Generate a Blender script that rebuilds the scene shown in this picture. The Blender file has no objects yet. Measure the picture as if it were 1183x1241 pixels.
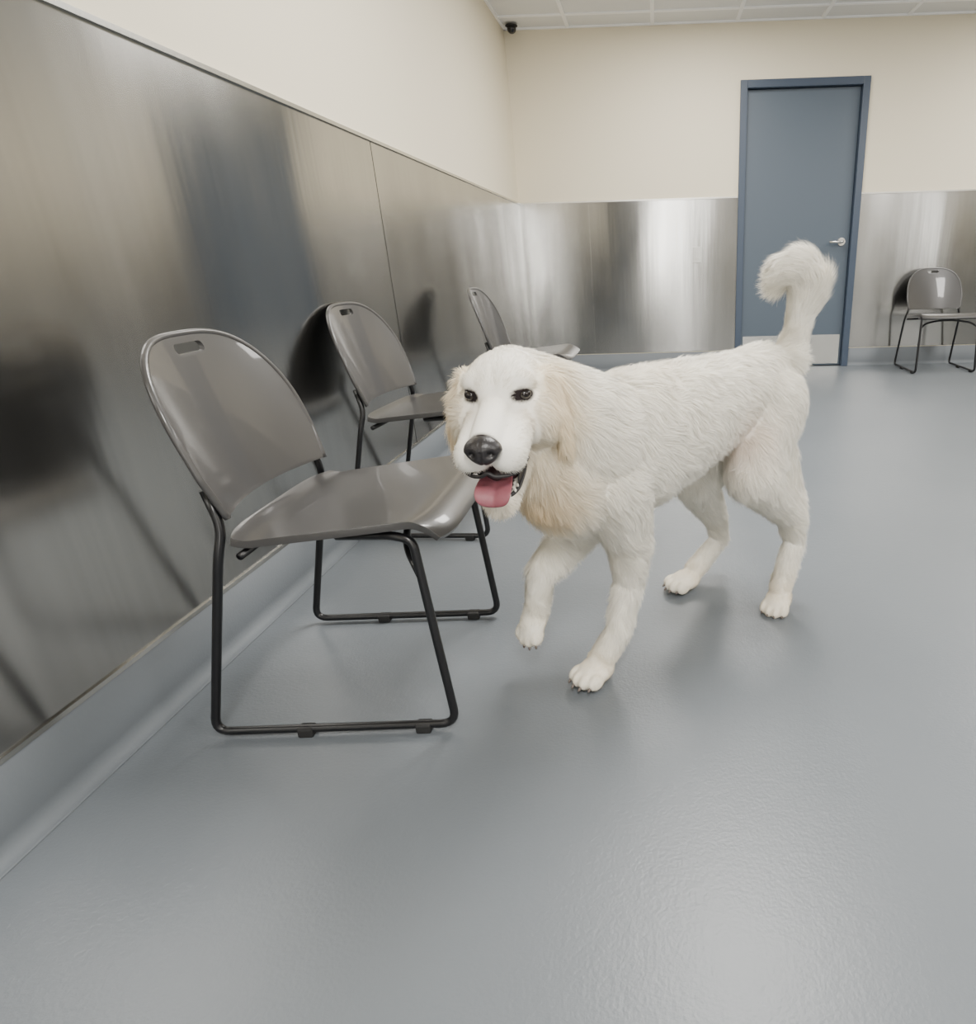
import bpy, bmesh, math, random
import numpy as np
from mathutils import Vector, Matrix
from mathutils.kdtree import KDTree
W,H=1183,1241
def basis(yaw,pitch,roll):
    F=np.array([math.sin(yaw)*math.cos(pitch),math.cos(yaw)*math.cos(pitch),-math.sin(pitch)])
    R0=np.array([math.cos(yaw),-math.sin(yaw),0.]); U0=np.cross(R0,F)
    R=math.cos(roll)*R0+math.sin(roll)*U0; U=-math.sin(roll)*R0+math.cos(roll)*U0
    return R,U,F
f,px,py,pi_,ya,ro,h,A_,D,zb,zc,d0,d1,dz,ys=[801.51892,781.26317,635.32982,0.37628,-0.02481,-0.0285,0.90249,1.11677,6.04912,0.15669,2.58501,0.69279,1.69651,2.19698,2.96068]
R,U,F=basis(ya,pi_,ro)
def ray(x,y): return F*f+R*(x-px)-U*(y-py)
def floor(x,y,z=0):
    d=ray(x,y); t=(z-h)/d[2]; return (d*t+np.array([0,0,h]))
def atY(x,y,Y):
    d=ray(x,y); t=Y/d[1]; return (d*t+np.array([0,0,h]))
C=bpy.context.scene.collection
cd=bpy.data.cameras.new('camera'); c=bpy.data.objects.new('camera',cd); C.objects.link(c)
c.matrix_world=Matrix(((R[0],U[0],-F[0],0),(R[1],U[1],-F[1],0),(R[2],U[2],-F[2],h),(0,0,0,1)))
cd.sensor_fit='HORIZONTAL'; cd.sensor_width=36
cd.lens=f*36/W; cd.shift_x=(W/2-px)/W; cd.shift_y=(py-H/2)/W
cd.clip_start=.02
bpy.context.scene.camera=c

# ---------- materials ----------
def mat(name,col,rough=.5,metal=0,**kw):
    m=bpy.data.materials.new(name); m.use_nodes=True; b=m.node_tree.nodes['Principled BSDF']
    b.inputs['Base Color'].default_value=(*col,1); b.inputs['Roughness'].default_value=rough; b.inputs['Metallic'].default_value=metal
    for k,v in kw.items(): b.inputs[k.replace('_',' ')].default_value=v
    return m
def nz(m,scale,detail=3,vec='Object',stretch=(1,1,1)):
    nt=m.node_tree; tc=nt.nodes.new('ShaderNodeTexCoord'); mp=nt.nodes.new('ShaderNodeMapping'); n=nt.nodes.new('ShaderNodeTexNoise')
    mp.inputs['Scale'].default_value=stretch; n.inputs['Scale'].default_value=scale; n.inputs['Detail'].default_value=detail
    nt.links.new(tc.outputs[vec],mp.inputs[0]); nt.links.new(mp.outputs[0],n.inputs['Vector']); return n
def bump(m,n,strength,distn=.01,prev=None):
    nt=m.node_tree; b=nt.nodes.new('ShaderNodeBump'); b.inputs['Strength'].default_value=strength; b.inputs['Distance'].default_value=distn
    nt.links.new(n.outputs['Fac'],b.inputs['Height'])
    if prev: nt.links.new(prev.outputs[0],b.inputs['Normal'])
    nt.links.new(b.outputs[0],nt.nodes['Principled BSDF'].inputs['Normal']); return b
def ramp(m,n,c0,c1,p0=.3,p1=.7,sock='Base Color'):
    nt=m.node_tree; r=nt.nodes.new('ShaderNodeValToRGB'); r.color_ramp.elements[0].position=p0; r.color_ramp.elements[1].position=p1
    r.color_ramp.elements[0].color=(*c0,1); r.color_ramp.elements[1].color=(*c1,1)
    nt.links.new(n.outputs['Fac'],r.inputs[0]); nt.links.new(r.outputs[0],nt.nodes['Principled BSDF'].inputs[sock]); return r
Mfloor=mat('epoxy',(.27,.3,.33),.36,Specular_IOR_Level=.42); ramp(Mfloor,nz(Mfloor,1.3,4),(.128,.143,.158),(.146,.161,.176)); bb=bump(Mfloor,nz(Mfloor,160,2),.24,.002); bump(Mfloor,nz(Mfloor,45,2),.1,.004,bb)
Mbase=mat('epoxy_base',(.118,.132,.146),.6); bump(Mbase,nz(Mbase,160,2),.25,.002)
Mcream=mat('cream_paint',(.73,.66,.51),.6); bump(Mcream,nz(Mcream,220,2),.08,.002)
Mtile=mat('ceiling_tile',(.78,.78,.77),.9); bump(Mtile,nz(Mtile,120,5),.4,.004)
Mgrid=mat('grid_metal',(.95,.95,.95),.5)
def steel(name,base):
    m=mat(name,base,.2,1.0,Anisotropic=.85,Anisotropic_Rotation=.25); nt=m.node_tree; b=nt.nodes['Principled BSDF']
    t=nt.nodes.new('ShaderNodeTangent'); t.direction_type='UV_MAP'; nt.links.new(t.outputs[0],b.inputs['Tangent'])
    g=nz(m,60,3,stretch=(1,1,.02)); ramp(m,g,tuple(v*.95 for v in base),tuple(min(1,v*1.03) for v in base))
    r=nz(m,3,3,stretch=(1,1,.4)); ramp(m,r,(.15,)*3,(.23,)*3,sock='Roughness')
    b1=bump(m,nz(m,1.6,1,stretch=(1,1,.35)),.35,.03); bump(m,nz(m,14,2,stretch=(1,1,.05)),.10,.004,b1)
    return m
Msteel=steel('brushed_steel',(.405,.40,.385))
Mtrim=mat('steel_trim',(.6,.59,.56),.25,1)
Mdoor=mat('door_blue',(.070,.092,.120),.42); Mframe=mat('frame_blue',(.042,.060,.092),.35)
Msat=mat('satin_metal',(.7,.69,.66),.25,1)
Mplast=mat('taupe_plastic',(.054,.052,.051),.32,Specular_IOR_Level=.42,Coat_Weight=.38,Coat_Roughness=.04); bump(Mplast,nz(Mplast,350,2),.05,.001)
Mblack=mat('black_metal',(.006,.006,.007),.3); Mblackp=mat('black_plastic',(.012,.012,.012),.7)
Mwhitep=mat('white_plastic',(.62,.61,.58),.4)
Mdark=mat('dark_glass',(.01,.01,.012),.1)
# ---------- mesh helpers ----------
def mk(name,vs,fs,m,parent=None,smooth=False):
    me=bpy.data.meshes.new(name); me.from_pydata([tuple(v) for v in vs],[],fs); me.update()
    if m: me.materials.append(m)
    if smooth: me.polygons.foreach_set('use_smooth',[True]*len(me.polygons))
    o=bpy.data.objects.new(name,me); C.objects.link(o)
    if parent: o.parent=parent
    return o
def box(x0,x1,y0,y1,z0,z1):
    return [(x0,y0,z0),(x1,y0,z0),(x1,y1,z0),(x0,y1,z0),(x0,y0,z1),(x1,y0,z1),(x1,y1,z1),(x0,y1,z1)],[(0,3,2,1),(4,5,6,7),(0,1,5,4),(1,2,6,5),(2,3,7,6),(3,0,4,7)]
def boxes(name,L,m,parent=None,bev=0):
    V=[];Fs=[]
    for b in L:
        v,f_=box(*b); n=len(V); V+=v; Fs+=[tuple(i+n for i in q) for q in f_]
    o=mk(name,V,Fs,m,parent)
    if bev: md=o.modifiers.new('b','BEVEL'); md.width=bev; md.segments=2
    return o
def struct(o): o['kind']='structure'; return o
def empty(name,loc=(0,0,0),rz=0):
    o=bpy.data.objects.new(name,None); C.objects.link(o); o.location=loc; o.rotation_euler=(0,0,rz); o.empty_display_size=.1; return o
def tag(o,label,cat,group=None):
    o['label']=label;o['category']=cat
    if group:o['group']=group
    return o
def tube(name,pts,r,m,parent=None,fillet=.035,seg=12):
    P=[Vector(q) for q in pts]; out=[P[0]]
    for i in range(1,len(P)-1):
        a=P[i-1]-P[i]; b=P[i+1]-P[i]; l=min(fillet,a.length*.45,b.length*.45); s=P[i]+a.normalized()*l; e=P[i]+b.normalized()*l
        for k in range(7):
            t=k/6; out.append(s*(1-t)**2+P[i]*2*t*(1-t)+e*t*t)
    out.append(P[-1]); V=[];Fs=[]
    up=None
    for i,q in enumerate(out):
        d=(out[min(i+1,len(out)-1)]-out[max(i-1,0)]).normalized()
        if up is None: up=d.orthogonal().normalized()
        up=(up-d*up.dot(d)).normalized(); sd=d.cross(up)
        for k in range(seg):
            a=2*math.pi*k/seg; V.append(q+up*math.cos(a)*r+sd*math.sin(a)*r)
    n=len(out)
    for i in range(n-1):
        for k in range(seg): Fs.append((i*seg+k,i*seg+(k+1)%seg,(i+1)*seg+(k+1)%seg,(i+1)*seg+k))
    Fs.append(tuple(range(seg))[::-1]); Fs.append(tuple((n-1)*seg+k for k in range(seg)))
    o=mk(name,V,Fs,m,parent,True); return o
def apply(o):
    dg=bpy.context.evaluated_depsgraph_get(); dg.update(); me=bpy.data.meshes.new_from_object(o.evaluated_get(dg)); o.modifiers.clear(); o.data=me; return o
# ---------- room ----------
XR,YF=5.2,-3.6
zs=zb+1.22
struct(boxes('floor',[(-A_-.2,XR+.2,YF-.2,D+.2,-.1,0)],Mfloor))
ceil=struct(boxes('ceiling',[(-A_-.2,XR+.2,YF-.2,D+.2,zc,zc+.1)],Mtile))
wl=struct(boxes('wall_left',[(-A_-.2,-A_,YF-.2,D+.2,0,zc)],Mcream))
wb=struct(boxes('wall_back',[(-A_,d0,D,D+.2,0,zc),(d1,XR,D,D+.2,0,zc),(d0,d1,D,D+.2,dz,zc),(d0,d1,D+.15,D+.2,0,dz)],Mcream))
wr=struct(boxes('wall_right',[(XR,XR+.2,YF-.2,D+.2,0,zc)],Mcream))
wf=struct(boxes('wall_front',[(-A_,XR,YF-.2,YF,0,zc)],Mcream))
def panel(x0,y0,x1,y1,wall,nrm,g=.0035):
    d=Vector((x1-x0,y1-y0,0)); L=d.length; d.normalize(); n=Vector(nrm); a=Vector((x0,y0,0))+d*g; b=Vector((x1,y1,0))-d*g
    V=[];t=.004
    for off in (0,t):
        for q in (a,b): V.append(q+n*off+Vector((0,0,zb+.002)))
        for q in (b,a): V.append(q+n*off+Vector((0,0,zs)))
    Fs=[(4,5,6,7),(0,1,5,4),(1,2,6,5),(2,3,7,6),(3,0,4,7)]
    o=mk('steel_panel',V,Fs,Msteel,wall); uv=o.data.uv_layers.new(name='UVMap')
    for lp in o.data.loops:
        v=o.data.vertices[lp.vertex_index].co; uv.data[lp.index].uv=((v-a).dot(d),v.z)
    return o
yy=[YF,ys-4.88,ys-2.44,ys,ys+2.44,D]
for i in range(len(yy)-1): panel(-A_,yy[i],-A_,yy[i+1],wl,(1,0,0))
for y in yy[1:-1]: boxes('seam_joint',[(-A_,-A_+.002,y-.004,y+.004,zb,zs)],Mblackp,wl)
xs1=[-A_,-.54,d0]
for i in range(2): panel(xs1[i],D,xs1[i+1],D,wb,(0,-1,0),.001)
boxes('seam_joint',[(-.543,-.537,D-.002,D,zb,zs)],Mtrim,wb)
panel(d1,D,d1+1.22,D,wb,(0,-1,0),.001); panel(d1+1.22,D,XR,D,wb,(0,-1,0),.001)
for i in range(3): panel(XR,YF+i*(D-YF)/3,XR,YF+(i+1)*(D-YF)/3,wr,(-1,0,0))
panel(-.05,YF,2.4,YF,wf,(0,1,0)); panel(2.4,YF,XR,YF,wf,(0,1,0))
def trim(name,L,wall): return boxes(name,L,Mtrim,wall)
trim('cap_trim',[(-A_,-A_+.012,YF,D,zs,zs+.012)],wl); trim('lower_trim',[(-A_,-A_+.009,YF,D,zb-.006,zb+.004)],wl)
trim('cap_trim',[(-A_,d0,D-.012,D,zs,zs+.012),(d1,XR,D-.012,D,zs,zs+.012)],wb)
def cove(name,x0,y0,x1,y1,nrm):
    prof=[(0,zb-.004),(.008,zb-.006)]+[(.008+.03-.03*math.cos(t*math.pi/16),.035-.0345*math.sin(t*math.pi/16)) for t in range(9)]+[(0,.0)]
    V=[];n=Vector(nrm);k=len(prof)
    for q in ((x0,y0,0),(x1,y1,0)):
        for o_,z in prof: V.append(Vector(q)+n*o_+Vector((0,0,z)))
    Fs=[(i,i+1,k+i+1,k+i) for i in range(k-1)]
    return struct(mk(name,V,Fs,Mbase,None,True))
cove('baseboard_left',-A_,YF,-A_,D,(1,0,0)); cove('baseboard_back',-A_,D,d0,D,(0,-1,0)); cove('baseboard_back',d1,D,XR,D,(0,-1,0)); cove('baseboard_right',XR,YF,XR,D,(-1,0,0))
gx=[float(atY(x,30,D)[0]) for x in (688,790,893,997,1100)]; sp=(gx[-1]-gx[0])/4; x=gx[0]
while x-sp>-A_: x-=sp
L=[]
while x<XR: L.append((x-.014,x+.014,YF,D,zc-.009,zc)); x+=sp
y=D-.28
while y>YF: L.append((-A_,XR,y-.014,y+.014,zc-.0095,zc)); y-=sp
boxes('ceiling_grid',L,Mgrid,ceil)
boxes('wall_angle',[(-A_,XR,D-.02,D,zc-.012,zc),(-A_,-A_+.02,YF,D,zc-.012,zc)],Mgrid,ceil)
# glowing windows and dark door added behind the camera to shape the steel's reflections
def glow(s):
    m=mat('added_glow_pane',(.8,.8,.8),.4); bn=m.node_tree.nodes['Principled BSDF']; bn.inputs['Emission Color'].default_value=(1,.98,.93,1); bn.inputs['Emission Strength'].default_value=s; return m
w_=struct(empty('added_window_1'))  # added glow, brightens the back wall steel right of the door
boxes('pane',[(XR-.01,XR-.002,-2.4,-1.2,.9,2.1)],glow(7),w_)
boxes('added_window_frame',[(XR-.04,XR,-2.45,-2.4,.85,2.15),(XR-.04,XR,-1.2,-1.15,.85,2.15),(XR-.04,XR,-2.4,-1.2,.85,.9),(XR-.04,XR,-2.4,-1.2,2.1,2.15)],Mframe,w_)
w_=struct(empty('added_window_2'))  # added glow for the bright strip reflected beside the blue door
boxes('pane',[(.06,.82,YF+.006,YF+.014,.3,2.1)],glow(13),w_)
boxes('added_window_frame',[(.01,.06,YF,YF+.04,.25,2.15),(.82,.87,YF,YF+.04,.25,2.15),(.06,.82,YF,YF+.04,.25,.3),(.06,.82,YF,YF+.04,2.1,2.15)],Mframe,w_)
d2=struct(empty('added_dark_door',(-.64,YF,0))); boxes('door_slab',[(-.42,.42,0,.03,0,2.1)],Mframe,d2,.003); boxes('door_frame',[(-.46,-.42,0,.05,0,2.15),(.42,.46,0,.05,0,2.15),(-.42,.42,0,.05,2.1,2.15)],Mframe,d2,.003)  # added unseen door, darkens the reflection in the left back steel
# door
dr=struct(empty('door_1',((d0+d1)/2,D,0))); w2=(d1-d0)/2
fw=.055
boxes('door_frame',[(-w2,-w2+fw,-.025,.14,0,dz),(w2-fw,w2,-.025,.14,0,dz),(-w2+fw,w2-fw,-.025,.14,dz-fw,dz)],Mframe,dr,.003)
ds=boxes('door_slab',[(-w2+fw+.003,w2-fw-.003,.03,.075,.008,dz-fw-.003)],Mdoor,dr,.002)
boxes('kick_plate',[(-w2+fw+.02,w2-fw-.02,.027,.03,.02,.27)],Msat,dr)
hz=float(atY(1014,293,D)[2]); hx=w2-fw-.07
hd=tube('door_handle',[(hx,.03,hz),(hx,-.03,hz),(hx-.11,-.03,hz-.003)],.011,Msat,dr,.015)
V=[];Fs=[]
for yv in (.029,.018):
    for k in range(24): V.append((hx+.032*math.cos(k*math.pi/12),yv,hz+.032*math.sin(k*math.pi/12)))
Fs=[(k,(k+1)%24,24+(k+1)%24,24+k) for k in range(24)]+[tuple(range(24,48))]
mk('rose_plate',V,Fs,Msat,hd)
s=atY(845,309,D); sw=empty('switch_plate',(float(s[0]),D-.004,float(s[2])))
tag(sw,'small pale switch plate on the steel wall left of the blue door','switch')
boxes('cover_plate',[(-.038,.038,-.006,0,-.062,.062)],Mwhitep,sw,.003); boxes('rocker',[(-.016,.016,-.010,-.005,-.033,.033)],Mwhitep,sw,.002)
s=atY(620,35,D-.12); sx=float(s[0]); se=empty('security_camera',(max(sx,-A_+.08),D-.12,zc-.006)); tag(se,'small dark security camera under the ceiling in the room corner','camera')
def uvs(c_,r,nu=16,nv=12):
    V=[];Fs=[]
    for j in range(nv+1):
        ph=-math.pi/2+math.pi*j/nv
        for i in range(nu):
            th=2*math.pi*i/nu; V.append((c_[0]+r[0]*math.cos(ph)*math.cos(th),c_[1]+r[1]*math.cos(ph)*math.sin(th),c_[2]+r[2]*math.sin(ph)))
    for j in range(nv):
        for i in range(nu): Fs.append((j*nu+i,j*nu+(i+1)%nu,(j+1)*nu+(i+1)%nu,(j+1)*nu+i))
    return V,Fs
v_,f_=uvs((0,0,-.010),(.046,.046,.010)); mk('mount_base',v_,f_,Mblackp,se,True)
v_,f_=uvs((0,0,-.028),(.034,.034,.032)); mk('lens_dome',v_,f_,Mdark,se,True)
# ---------- chair ----------
def grid_shell(name,fn,nu,nv,th,m,parent,bev=.004,cut=None):
    V=[fn(math.sin(math.pi/2*(2*i/nu-1)),j/nv) for j in range(nv+1) for i in range(nu+1)]
    Fs=[(j*(nu+1)+i,j*(nu+1)+i+1,(j+1)*(nu+1)+i+1,(j+1)*(nu+1)+i) for j in range(nv) for i in range(nu)]
    o=mk(name,V,Fs,m,None,True)
    md=o.modifiers.new('s','SOLIDIFY'); md.thickness=th; md.offset=0; md.use_even_offset=True
    if cut:
        md=o.modifiers.new('c','BOOLEAN'); md.object=cut; md.operation='DIFFERENCE'; md.solver='EXACT'
    md=o.modifiers.new('b','BEVEL'); md.width=bev; md.segments=3; md.limit_method='ANGLE'; md.angle_limit=math.radians(50)
    apply(o)
    if parent: o.parent=parent
    return o
def back_fn(s,t):
    Wd=.210+.014*min(1,t*1.6)
    zt=.605+.191*(1-abs(s)**3.2)**.5
    z=.478+t*(zt-.478)
    y=s*Wd
    k=(z-.475)/.32
    x=-.162-.085*k-.016*k*k-.044*(1-s*s)*(1-.25*k)
    return (x,y,z)
def seat_fn(s,t):
    y=s*(.222+.014*math.sin(math.pi*min(1,t*1.1)*.5))
    x=-.19+.445*t - .022*abs(s)**8*t**4 +.03*abs(s)**5*(1-t)**4
    z=.425+.038*min(t,.86)/.86-.008*(1-s*s)*math.sin(math.pi*min(1,t*1.1)) 
    if t>.84: z-= .030*((t-.84)/.16)**2
    if t<.12: z+= .010*((.12-t)/.12)**2
    return (x,y,z)
def make_chair(label):
    r=empty('stacking_chair'); tag(r,label,'chair','grey plastic sled base chairs along the walls')
    V=[];n=32
    for xx in (-.5,0):
        for k in range(n):
            a=2*math.pi*k/n; cy=.036*(1 if math.cos(a)>0 else -1); V.append((xx,cy+.010*math.cos(a),.769+.010*math.sin(a)))
    Fs=[(k,(k+1)%n,n+(k+1)%n,n+k) for k in range(n)]+[tuple(range(n))[::-1],tuple(range(n,2*n))]
    cu=mk('cutter',V,Fs,None)
    bk=grid_shell('backrest',back_fn,44,36,.010,Mplast,r,.0035,cu)
    bpy.data.objects.remove(cu)
    grid_shell('seat',seat_fn,40,44,.015,Mplast,r,.005)
    ed=[back_fn(-1,t/8) for t in range(8)]+[back_fn(math.sin(math.pi/2*(2*i/40-1)),1) for i in range(41)]+[back_fn(1,1-t/8) for t in range(1,9)]
    tube('rim',[(a+.002,b,c_) for a,b,c_ in ed],.0066,Mplast,bk,.004,8)
    for sd in (-1,1):
        y=.228*sd
        tube('side_frame',[(.02,y*.8,.425),(.14,y*.96,.437),(.180,y*.98,.428),(.214,y*1.04,.016),(-.29,y*1.04,.016),(-.188,y*1.0,.405),(-.176,y*.93,.46),(-.198,y*.87,.53)],.0088,Mblack,r,.035)
        for gx_ in (-.1,.145):
            boxes('glide',[(gx_-.016,gx_+.016,y*1.04-.013,y*1.04+.013,0,.022)],Mblackp,r,.004)
    tube('front_brace',[(.186,-.229,.355),(.15,-.18,.392),(.12,-.07,.41),(.12,.07,.41),(.15,.18,.392),(.186,.229,.355)],.0075,Mblack,r,.05)
    tube('rear_brace',[(-.15,-.222,.405),(-.15,.222,.405)],.0075,Mblack,r)
    return r
proto=make_chair('nearest grey plastic chair, whole sled frame in view left of the white dog')
def copy(o,loc,rz,label):
    r=o.copy(); C.objects.link(r); r.location=loc; r.rotation_euler=(0,0,rz); r['label']=label
    for ch in o.children:
        k=ch.copy(); C.objects.link(k); k.parent=r
        for g in ch.children:
            q=g.copy(); C.objects.link(q); q.parent=k
    return r
proto.location=(-.655,1.36,0); proto.rotation_euler=(0,0,math.radians(2))
copy(proto,(-.808,2.41,0),math.radians(-3),'second grey plastic chair from the camera along the steel wall')
copy(proto,(-.705,3.8,0),0,'farthest grey plastic chair on the left wall, partly hidden behind the dog')
copy(proto,(2.33,5.68,0),math.radians(-90),'small distant grey plastic chair right of the blue door')

# ---------- dog ----------
Mfur=mat('white_coat',(.8,.78,.72),.7,0,Specular_IOR_Level=.2)
nt=Mfur.node_tree; ca=nt.nodes.new('ShaderNodeVertexColor'); ca.layer_name='coat'; nt.links.new(ca.outputs[0],nt.nodes['Principled BSDF'].inputs['Base Color'])
tl=nt.nodes.new('ShaderNodeBsdfTranslucent'); nt.links.new(ca.outputs[0],tl.inputs[0]); mx=nt.nodes.new('ShaderNodeMixShader'); mx.inputs[0].default_value=.3
nt.links.new(nt.nodes['Principled BSDF'].outputs[0],mx.inputs[1]); nt.links.new(tl.outputs[0],mx.inputs[2]); nt.links.new(mx.outputs[0],nt.nodes['Material Output'].inputs[0])
Mskin=mat('coat_skin',(.8,.78,.72),.8,0,Specular_IOR_Level=.15); nt=Mskin.node_tree; ca=nt.nodes.new('ShaderNodeVertexColor'); ca.layer_name='coat'; nt.links.new(ca.outputs[0],nt.nodes['Principled BSDF'].inputs['Base Color'])
Mnose=mat('nose_leather',(.018,.016,.017),.35); bump(Mnose,nz(Mnose,260,2),.35,.002)
Meye=mat('eye_brown',(.008,.005,.004),.18)
Mtong=mat('tongue_pink',(.25,.08,.10),.55,0,Subsurface_Weight=.1); bump(Mtong,nz(Mtong,180,2),.3,.002)
Mlip=mat('lip_black',(.015,.013,.014),.5); Mgum=mat('mouth_dark',(.03,.012,.014),.45)
Mtooth=mat('tooth_ivory',(.8,.76,.66),.3); Mclaw=mat('claw_grey',(.14,.115,.10),.45)
rng=np.random.default_rng(7); nrm=lambda v: np.asarray(v,float)/np.linalg.norm(v)
def T(x,y,z): return np.array([x-.027,y*1.09,z])
hd_=nrm([-.757,-.653,0]); lf=np.array([.653,-.757,0]); Z=np.array([0,0,1.])
E=atY(599,482,1.11)
HF=nrm([-.02,-.99,-.10]); HU=nrm(Z-HF*(Z@HF)); HL=np.cross(HU,-HF)
if HL[0]<0: HL=-HL
def Hd(a,l,u): return E+HF*a+HL*l+HU*u
HM=np.array([HF,HL,HU])
Vd=[];Fd=[];G=[]
SV,SF=uvs((0,0,0),(1,1,1),20,14); SV=np.array(SV)
white=np.array([.95,.92,.84]); cream=np.array([.90,.77,.55]); pale=np.array([.94,.89,.77])
SHARP=False
def ell(c_,ax,r,flow,ln,tint=white,dens=1,mesh=True):
    c_=np.asarray(c_,float); ax=np.asarray(ax,float); r=np.asarray(r,float)
    if mesh:
        n=len(Vd); Vd.extend((c_+(SV*r)@ax).tolist()); Fd.extend([tuple(i+n for i in q) for q in SF])
    G.append(('e',c_,ax,r,nrm(flow),ln,tint,dens,SHARP))
def cap(p0,r0,p1,r1,flow,ln,tint=white,dens=1):
    p0=np.asarray(p0,float);p1=np.asarray(p1,float); L=np.linalg.norm(p1-p0); n=max(2,int(L/.010))
    for i in range(n+1):
        t=i/n; r=r0+(r1-r0)*t; m=len(Vd); Vd.extend(((p0+(p1-p0)*t)+SV*r).tolist()); Fd.extend([tuple(j+m for j in q) for q in SF])
    G.append(('c',p0,p1,(r0,r1),nrm(flow),ln,tint,dens,SHARP))
I3=np.eye(3); BX=np.array([hd_,lf,Z])
secs=[(.335,1.64,.585,.065,.085),(.295,1.60,.59,.095,.114),(.21,1.52,.587,.092,.106),(.10,1.425,.562,.108,.132),(-.01,1.34,.535,.122,.158),(-.10,1.27,.518,.128,.17),(-.165,1.22,.51,.108,.15),(-.20,1.19,.51,.08,.11)]
for i in range(len(secs)-1):
    n=5
    for k in range(n+(i==len(secs)-2)):
        q=[secs[i][j]*(1-k/n)+secs[i+1][j]*k/n for j in range(5)]
        ell(T(*q[:3]),BX,(.055,q[3],q[4]),-hd_*1.0+np.array([0,0,-.6]),.040,white)
# neck
nb=T(-.12,1.26,.56)
cap(Hd(-.13,0,-.03),.084,nb,.135,-HF*.3-hd_*.3+np.array([0,0,-.8]),.045,white)
cap(Hd(-.10,0,-.09),.070,T(-.165,1.22,.48),.11,np.array([0,0,-1.])+HF*.12,.058,pale)
ell(T(-.20,1.155,.52),I3,(.064,.058,.09),(-.05,-.12,-1),.070,(pale+cream)/2)
# head
SHARP=True
ell(Hd(-.08,0,.0),HM,(.090,.070,.060),-HF+HU*.1,.016,white,1.7)
for s in (-1,1):
    ell(Hd(-.036,.034*s,.017),HM,(.026,.030,.022),-HF+HU*.3+HL*s*.3,.014,white,1.9)
    ell(Hd(-.065,.050*s,-.052),HM,(.060,.046,.056),-HF*.6-HU*.6+HL*s*.5,.030,white,1.6)
    cap(Hd(-.015,.024*s,-.052),.038,Hd(.070,.029*s,-.076),.031,-HF*.9+HL*s*.3-HU*.35,.015,white,1.8)
    for t in np.linspace(0,1,11):
        ell(Hd(-.092+.014*t,(.072+.028*math.sin(t*1.8))*s,.006-.118*t),HM,(.045*(1-.35*t*t)*(.8+.2*math.sin(t*3)),.012,.022),-HU*1.0-HF*.4+HL*s*.02,.038,cream,1.6)
cap(Hd(-.02,0,-.014),.029,Hd(.086,0,-.048),.027,-HF+HU*.2,.013,white,1.8)
cap(Hd(-.05,0,-.12),.044,Hd(.055,.002,-.166),.027,-HF*.5-HU*.8,.022,white,1.8)
SHARP=False
def leg(pts,rad,ln,tint=white):
    for i in range(len(pts)-1): cap(pts[i],rad[i],pts[i+1],rad[i+1],nrm(np.asarray(pts[i+1])-np.asarray(pts[i]))-hd_*.5,ln[i],tint,1+ (.018/ln[i])*.3)
paws=[]
def paw(c_,dirn,up=Z,s=1,tint=white):
    d=nrm(dirn); up=nrm(up-d*(d@up)); l=np.cross(up,d); ax=np.array([d,l,up])
    ell(c_,ax,(.042*s,.034*s,.026*s),-d+Z*.2,.015,tint,1.8)
    for i,o_ in enumerate((-.027,-.0092,.0092,.027)):
        fx=.036 if i in (1,2) else .027
        ell(c_+d*fx*s+l*o_*s-up*.004*s,ax,(.021*s,.0105*s,.0175*s),-d*.5+up,.007,tint,1.8)
        paws.append((c_+d*(fx+.020)*s+l*o_*s-up*.010*s,d,up))
PA=floor(722,812,.03)
leg([T(-.075,1.225,.47),T(-.045,1.25,.33),floor(763,700,.235),floor(750,762,.12),PA+np.array([.012,.012,.02])],[.083,.052,.033,.028,.031],[.038,.038,.034,.026])
paw(PA,[-.62,-.78,0],s=1.14,tint=pale)
PB=atY(649,744,1.345)
leg([T(-.15,1.30,.45),T(-.165,1.32,.33),atY(656,692,1.36),atY(652,724,1.345),PB],[.080,.050,.032,.028,.029],[.038,.038,.034,.026])
paw(PB+np.array([-.006,-.010,-.018]),[-.35,-.45,-.78],up=nrm([-.4,-.5,.5]),s=1.0,tint=pale)
PC=floor(830,703,.03)
HC=atY(872,652,1.85)
leg([T(.25,1.66,.53),T(.125,1.60,.345),HC+np.array([-.014,-.012,.07]),HC,PC+np.array([.03,.03,.02])],[.105,.064,.033,.025,.029],[.040,.038,.034,.026])
paw(PC,[-.8,-.6,0],s=1.14,tint=pale)
PD=floor(943,727,.032)
HD_=atY(963,652,1.69)
leg([T(.305,1.57,.56),T(.265,1.475,.395),HD_+np.array([-.022,-.016,.08]),HD_,PD+np.array([.006,.012,.03])],[.105,.068,.038,.027,.029],[.040,.040,.038,.030])
cap(T(.312,1.58,.50),.064,HD_+np.array([.0,0,.06]),.028,[.12,.12,-1],.052,white)
paw(PD,[-.45,-.75,-.35],up=nrm([-.2,-.3,.8]),s=1.06,tint=pale)
tp=[atY(x_,y_,Y_) for x_,y_,Y_ in ((956,434,1.75),(964,408,1.79),(969,386,1.80),(977,362,1.80),(981,342,1.80),(971,328,1.80),(956,328,1.80),(944,342,1.80))]
tr=[.044,.032,.032,.038,.044,.044,.036,.018]
for i in range(len(tp)-1): cap(tp[i],tr[i],tp[i+1],tr[i+1],nrm(tp[i+1]-tp[i])+(np.array([0,0,-.1])),.040 if i<2 else .052,white,1.6)
body=mk('dog_body',Vd,Fd,Mskin,None,True)
md=body.modifiers.new('r','REMESH'); md.mode='VOXEL'; md.voxel_size=.0043; md.use_smooth_shade=True
md=body.modifiers.new('s','SMOOTH'); md.factor=.5; md.iterations=8
apply(body); me=body.data
NV=len(me.vertices); P=np.zeros(NV*3); me.vertices.foreach_get('co',P); P=P.reshape(-1,3)
loc=(P-E)@HM.T
EL=.0455
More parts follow.
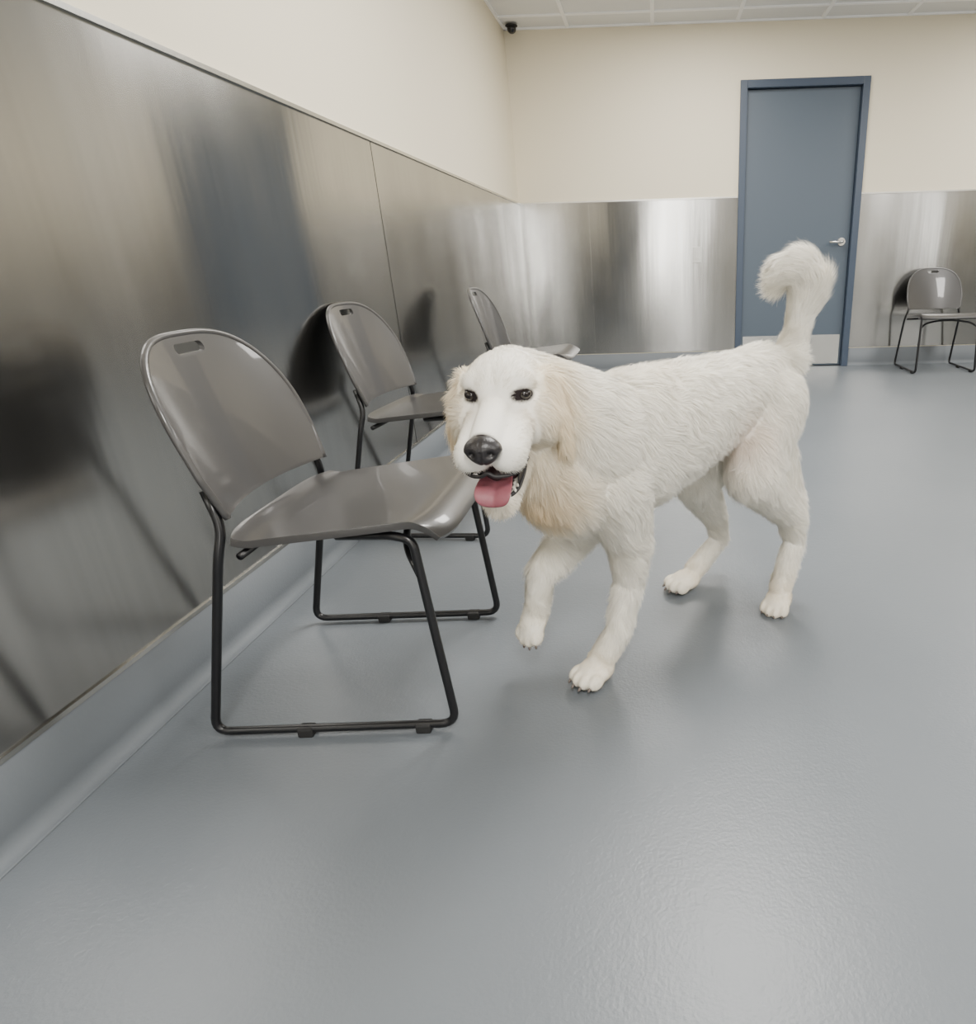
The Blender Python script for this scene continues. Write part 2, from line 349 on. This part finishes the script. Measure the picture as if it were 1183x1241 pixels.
for s in (-1,1):
    g_=np.exp(-(((loc-np.array([0,EL*s,-.003]))*np.array([.5,1,1.1]))**2).sum(1)/.015**2); P-=HF*(g_*.007)[:,None]
    g_=np.exp(-(((loc-np.array([.0,.03*s,-.03]))*np.array([.4,1,.7]))**2).sum(1)/.013**2); P-=HL*(s*g_*.0035)[:,None]
g_=np.exp(-(((loc-np.array([0,0,.035]))*np.array([.35,2.2,.7]))**2).sum(1)/.02**2); P-=HF*(g_*.006)[:,None]
me.vertices.foreach_set('co',P.ravel()); me.update()
Nn=np.zeros(NV*3); me.vertices.foreach_get('normal',Nn); Nn=Nn.reshape(-1,3)
loc=(P-E)@HM.T; EF=[]
for s in (-1,1):
    k=(np.abs(loc[:,1]-EL*s)<.006)&(np.abs(loc[:,2])<.006)&(loc[:,0]>-.06); EF.append(float(np.median(loc[k,0])) if k.any() else -.012)
wsum=np.zeros(NV); FL=np.zeros((NV,3)); LN=np.zeros(NV); TI=np.zeros((NV,3)); DE=np.zeros(NV); ws2=np.zeros(NV)
for g in G:
    if g[0]=='c':
        a=g[1]; b=g[2]-g[1]; t=np.clip(((P-a)@b)/max(b@b,1e-9),0,1); dd=np.linalg.norm(P-(a+t[:,None]*b),axis=1)-(g[3][0]+(g[3][1]-g[3][0])*t)
    else:
        q=((P-g[1])@g[2].T)/g[3]; rq=np.linalg.norm(q,axis=1); dd=(rq-1)*g[3].min()
    ad=np.clip(np.abs(dd),0,.3); sg=.006 if g[8] else .018
    w_=np.exp(-ad/sg)*(1. if not g[8] else 3.)+1e-12; w2_=np.exp(-ad/(.02 if not g[8] else .010))+1e-12
    wsum+=w_; FL+=w_[:,None]*g[4]; LN+=w_*g[5]; DE+=w_*g[7]; TI+=w2_[:,None]*g[6]; ws2+=w2_
FL/=wsum[:,None]; LN/=wsum; TI/=ws2[:,None]; DE/=wsum
for cc,rr_,colr,st in ((T(.22,1.46,.50),.075,(.90,.76,.66),.6),(T(-.215,1.11,.47),.08,(.85,.66,.39),.75),(Hd(-.03,.06,-.14),.05,(.88,.74,.52),.5),(T(.0,1.33,.69),.09,(.93,.86,.72),.3),(PA,.05,(.86,.75,.58),.6),(PC,.05,(.86,.75,.58),.6),(PD,.06,(.86,.75,.58),.6),(Hd(.06,0,-.17),.04,(.8,.66,.45),.35),(Hd(.01,0,-.02),.03,(.92,.85,.73),.55),(Hd(.0,.045,-.035),.02,(.86,.77,.65),.5),(Hd(.0,-.045,-.035),.02,(.86,.77,.65),.5)):  # last face patches paint shading at stop and under eyes; others are coat tints
    w_=(np.exp(-((P-cc)**2).sum(1)/rr_**2)*st)[:,None]; TI=TI*(1-w_)+np.array(colr)*w_
ex=np.ones(NV); dark=np.zeros(NV)
NC=np.array([.110,0,-.054])
for s in (-1,1):
    q=(loc-np.array([-.010,EL*s,-.001])); q[:,2]+=.12*s*q[:,1]; de=np.linalg.norm(q*np.array([.38,.86,1.22]),axis=1); ex[de<.0150]=0; dark=np.maximum(dark,np.clip((.0178-de)/.0035,0,1))
dn=np.linalg.norm(loc-NC,axis=1); ex[dn<.027]=0; dark=np.maximum(dark,np.clip((.030-dn)/.004,0,1))
inm=(loc[:,0]>-.02)&(loc[:,0]<.115)&(np.abs(loc[:,1])<.048)&(loc[:,2]<-.097)&(loc[:,2]>-.16)&(np.abs(Nn@HU)>.5)
ex[inm]=0; dark[inm]=1
col=TI*.9; col=col*(1-dark[:,None])+np.array([.02,.015,.016])*dark[:,None]
at=me.color_attributes.new('coat','FLOAT_COLOR','POINT'); at.data.foreach_set('color',np.hstack([col,np.ones((NV,1))]).astype(np.float32).ravel())
tag(body,'large white fluffy dog walking with its mouth open and tail curled up','dog')
# fur
me.calc_loop_triangles(); nt_=len(me.loop_triangles); TRI=np.zeros(nt_*3,dtype=np.int32); me.loop_triangles.foreach_get('vertices',TRI); TRI=TRI.reshape(-1,3)
a,b,c_=P[TRI[:,0]],P[TRI[:,1]],P[TRI[:,2]]; ar=np.linalg.norm(np.cross(b-a,c_-a),axis=1)*.5
exx=ex[TRI].min(axis=1); pr=ar*exx*DE[TRI].mean(axis=1); pr/=pr.sum()
K=340000
ti=rng.choice(nt_,K,p=pr); r1=np.sqrt(rng.random(K)); r2=rng.random(K); bc=np.stack([1-r1,r1*(1-r2),r1*r2],1)
def ip(A): return (A[TRI[ti]]*bc.reshape(K,3,*([1]*(A.ndim-1)))).sum(1)
p_=ip(P); n_=ip(Nn); n_/=np.linalg.norm(n_,axis=1)[:,None]; fl=ip(FL); ln=ip(LN); tn=ip(TI); dk=ip(dark)
tailm=np.clip((p_[:,2]-.74)/.05,0,1)*(p_[:,1]>1.6)
hl=(p_-E)@HM.T; headm=np.clip((hl[:,0]+.15)/.04,0,1)*np.clip((hl[:,2]+.17)/.04,0,1)
for s in (-1,1):
    d_=np.linalg.norm(hl-np.array([-.010,EL*s,0]),axis=1); ln=ln*np.clip((d_-.006)/.022,.35,1)
dnn=np.linalg.norm(hl-NC,axis=1); ln=ln*np.clip((dnn-.018)/.04,.4,1)
long_=(np.clip((ln-.008)/.022,0,1)*(1-.5*tailm)*(1-.3*headm))[:,None]
fq=lambda k,ph: np.sin(p_@np.array(k)+ph)
wav=np.stack([fq((40,25,30),0)+fq((-33,50,18),1.3)+.7*fq((110,-90,90),1.),fq((20,-42,35),2.1)+fq((51,11,-36),.4)+.7*fq((-100,100,80),2.),fq((38,32,-47),3.3)+fq((-15,48,46),5.)+.7*fq((90,110,-90),.2)],1)*(.07+.17*long_)
t_=fl+wav+rng.normal(0,.11,(K,3)); t_-=n_*(t_*n_).sum(1)[:,None]; t_/=np.linalg.norm(t_,axis=1)[:,None]+1e-9
ln=ln*rng.uniform(.55,1.25,K)
wd=(.0006+.0085*ln)*rng.uniform(.7,1.3,K)
def nm(v): return v/np.linalg.norm(v,axis=1)[:,None]
lift=((rng.uniform(.22,.62,K)*(1-.30*headm))+.30*tailm)[:,None]
dA=nm(t_+n_*lift); dB=nm(t_+n_*lift*.4-Z*.12); dC=nm(t_+n_*lift*.05-Z*.25+rng.normal(0,.18,(K,3)))
q0=p_-n_*.002; l3=(ln/3)[:,None]; q1=q0+dA*l3; q2=q1+dB*l3; q3=q2+dC*l3
lead=rng.choice(K,17000,replace=False); kd=KDTree(len(lead))
for i,j in enumerate(lead): kd.insert(p_[j],i)
kd.balance(); own=np.array([lead[kd.find(v)[1]] for v in p_])
ok=((n_*n_[own]).sum(1)>.6)[:,None]*long_
q1=q1+(q1[own]-q1)*.08*ok; q2=q2+(q2[own]-q2)*.28*ok; q3=q3+(q3[own]-q3)*.52*ok*rng.uniform(.3,1,(K,1))
for q in (q1,q2,q3): q[:,2]=np.maximum(q[:,2],.002)
sd=nm(np.cross(dA,n_)); w1=wd[:,None]*.5
VV=np.stack([q0-sd*w1,q0+sd*w1,q1-sd*w1*.95,q1+sd*w1*.95,q2-sd*w1*.6,q2+sd*w1*.6,q3],1).reshape(-1,3)
base=(np.arange(K)*7)[:,None]
quads=np.concatenate([base+np.array([[0,1,3,2]]),base+np.array([[2,3,5,4]])],1).reshape(-1,4); tris=base+np.array([[4,5,6]])
fm=bpy.data.meshes.new('fur'); fm.vertices.add(K*7); fm.vertices.foreach_set('co',VV.astype(np.float32).ravel())
nl=len(quads)*4+len(tris)*3; fm.loops.add(nl); fm.loops.foreach_set('vertex_index',np.concatenate([quads.ravel(),tris.ravel()]).astype(np.int32))
fm.polygons.add(len(quads)+len(tris)); fm.polygons.foreach_set('loop_start',np.concatenate([np.arange(len(quads))*4,len(quads)*4+np.arange(len(tris))*3]).astype(np.int32))
fm.polygons.foreach_set('use_smooth',np.ones(len(quads)+len(tris),dtype=bool))
fm.update()
tuft=rng.normal(0,.08,(K,3))[own]
cn=nm(n_+rng.normal(0,.13,(K,3))+tuft*np.maximum(long_,.6)); cn7=np.repeat(cn,7,axis=0)
fm.normals_split_custom_set_from_vertices(cn7.astype(np.float32))
tone=(1-rng.random(K)**2*(.10+.18*(1-long_[:,0])))*1.02*(1+(rng.uniform(-.08,.03,K)[own])*np.maximum(long_[:,0],.8))
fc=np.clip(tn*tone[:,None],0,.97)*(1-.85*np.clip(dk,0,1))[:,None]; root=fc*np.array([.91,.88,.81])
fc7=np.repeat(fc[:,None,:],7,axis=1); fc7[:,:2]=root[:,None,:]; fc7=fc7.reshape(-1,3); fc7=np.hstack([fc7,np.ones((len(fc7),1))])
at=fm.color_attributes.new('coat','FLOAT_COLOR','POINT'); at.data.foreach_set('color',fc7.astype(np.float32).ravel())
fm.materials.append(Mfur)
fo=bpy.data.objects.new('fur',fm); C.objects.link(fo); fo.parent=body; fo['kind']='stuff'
# face parts
def ellmesh(name,c_,r,m,par=body,nu=32,nv=24,fn=None):
    v,fc_=uvs((0,0,0),r,nu,nv); v=np.array(v)
    if fn: v=np.array([fn(q) for q in v])
    return mk(name,(c_+v@HM).tolist(),fc_,m,par,True)
def nosefn(q):
    q=q.copy(); q[1]*=(1+.25*(q[2]/.022)) if q[2]<0 else 1.02
    for s in (-1,1):
        d=math.hypot((q[1]-.0145*s)/.006,(q[2]+.002)/.0055)
        if q[0]>0: q[0]-=.011*math.exp(-d*d)
    if q[0]>0: q[0]-=.004*math.exp(-(q[1]/.0022)**2)*(1 if q[2]<.004 else .2)
    return q
ellmesh('nose',Hd(.106,0,-.054),(.023,.030,.024),Mnose,body,64,48,nosefn)
for s,ef in zip((-1,1),EF):
    ellmesh('eye',Hd(ef-.0060,EL*s,-.001),(.0125,.0125,.0098),Meye)
ellmesh('mouth_lining',Hd(.005,0,-.122),(.055,.034,.030),Mgum)
up_=[(-.025,.032,-.120),(-.010,.043,-.112),(.010,.047,-.105),(.03,.049,-.102),(.052,.049,-.102),(.073,.045,-.103),(.090,.030,-.105),(.100,.010,-.102),(.101,0,-.094)]
tube('upper_lip',[Hd(q[0],q[1],q[2]) for q in up_]+[Hd(q[0],-q[1],q[2]) for q in up_[-2::-1]],.0032,Mlip,body,.02)
lo_=[(-.025,.031,-.123),(-.008,.038,-.122),(.006,.037,-.132),(.022,.035,-.141),(.040,.032,-.149),(.060,.024,-.153),(.074,.008,-.154)]
tube('lower_lip',[Hd(q[0],q[1],q[2]) for q in lo_]+[Hd(q[0],-q[1],q[2]) for q in lo_[::-1]],.0038,Mlip,body,.02)
for s in (-1,1):
    V=[];Fs=[]
    for i in range(5):
        u_=np.array(up_[i]);l_=np.array(lo_[i]); m_=(u_+l_)/2+np.array([-.010*i/4,-.010*i/4,0])
        for q in (u_,m_,l_): V.append(Hd(q[0],q[1]*s,q[2]))
    for i in range(4):
        for j in range(2): Fs.append((i*3+j,i*3+j+1,i*3+j+4,i*3+j+3))
    o=mk('lip_fold',V,Fs,Mlip,body,True); md=o.modifiers.new('s','SOLIDIFY'); md.thickness=.004; md.offset=0; md=o.modifiers.new('ss','SUBSURF'); md.levels=2; md.render_levels=2
    for a_,l_,u_,hh in ((.071,.023,-.147,.007),(.053,.029,-.147,.004),(.041,.031,-.143,.004)):
        v,fc_=uvs((0,0,0),(.0024,.0024,hh),10,8); v=np.array(v); mk('tooth',(Hd(a_,l_*s,u_)+v@HM).tolist(),fc_,Mtooth,body,True)
tpath=[(.0,-.120),(.03,-.123),(.055,-.128),(.075,-.134),(.090,-.142),(.097,-.153),(.095,-.160)]; tw=[.020,.024,.027,.031,.032,.027,.012]
V=[];n=24
for (a,u),wv in zip(tpath,tw):
    for k in range(n):
        an=2*math.pi*k/n; l=wv*math.cos(an); th_=.0055*math.sin(an)-(.0045*math.exp(-(l/.006)**2) if math.sin(an)>0 else 0)+.008*(l/.03)**2
        V.append(Hd(a+ (th_*.8 if u<-.140 else 0),l+.001,u+(th_ if u>=-.150 else th_*.4)))
Fs=[(i*n+k,i*n+(k+1)%n,(i+1)*n+(k+1)%n,(i+1)*n+k) for i in range(len(tpath)-1) for k in range(n)]+[tuple(range(n)),tuple(range((len(tpath)-1)*n,len(tpath)*n))]
tg=mk('tongue',V,Fs,Mtong,body,True); md=tg.modifiers.new('s','SUBSURF'); md.levels=2; md.render_levels=2
for q,d,up in paws:
    l=np.cross(up,d); ax=np.array([nrm(d-up*.7),l,nrm(up+d*.7)]); v,fc_=uvs((0,0,0),(.0072,.0030,.0035),10,8); q=q.copy(); q[2]=max(q[2],.009); mk('claw',(q+np.array(v)@ax).tolist(),fc_,Mclaw,body,True)

# lights
def area(x,y,e,sx=.6,sy=1.2):
    l=bpy.data.lights.new('troffer','AREA'); l.shape='RECTANGLE'; l.size=sx; l.size_y=sy; l.energy=e; l.color=(1,.97,.92); o=bpy.data.objects.new('ceiling_lamp',l); C.objects.link(o); o.location=(x,y,zc-.02)
for x in (.36,3.2):
    for y in (2.4,-.9): area(x,y,106)
area(.36,4.6,68); area(3.2,4.6,68)
w=bpy.data.worlds.new('w'); bpy.context.scene.world=w; w.use_nodes=True; w.node_tree.nodes['Background'].inputs[0].default_value=(.5,.5,.5,1)
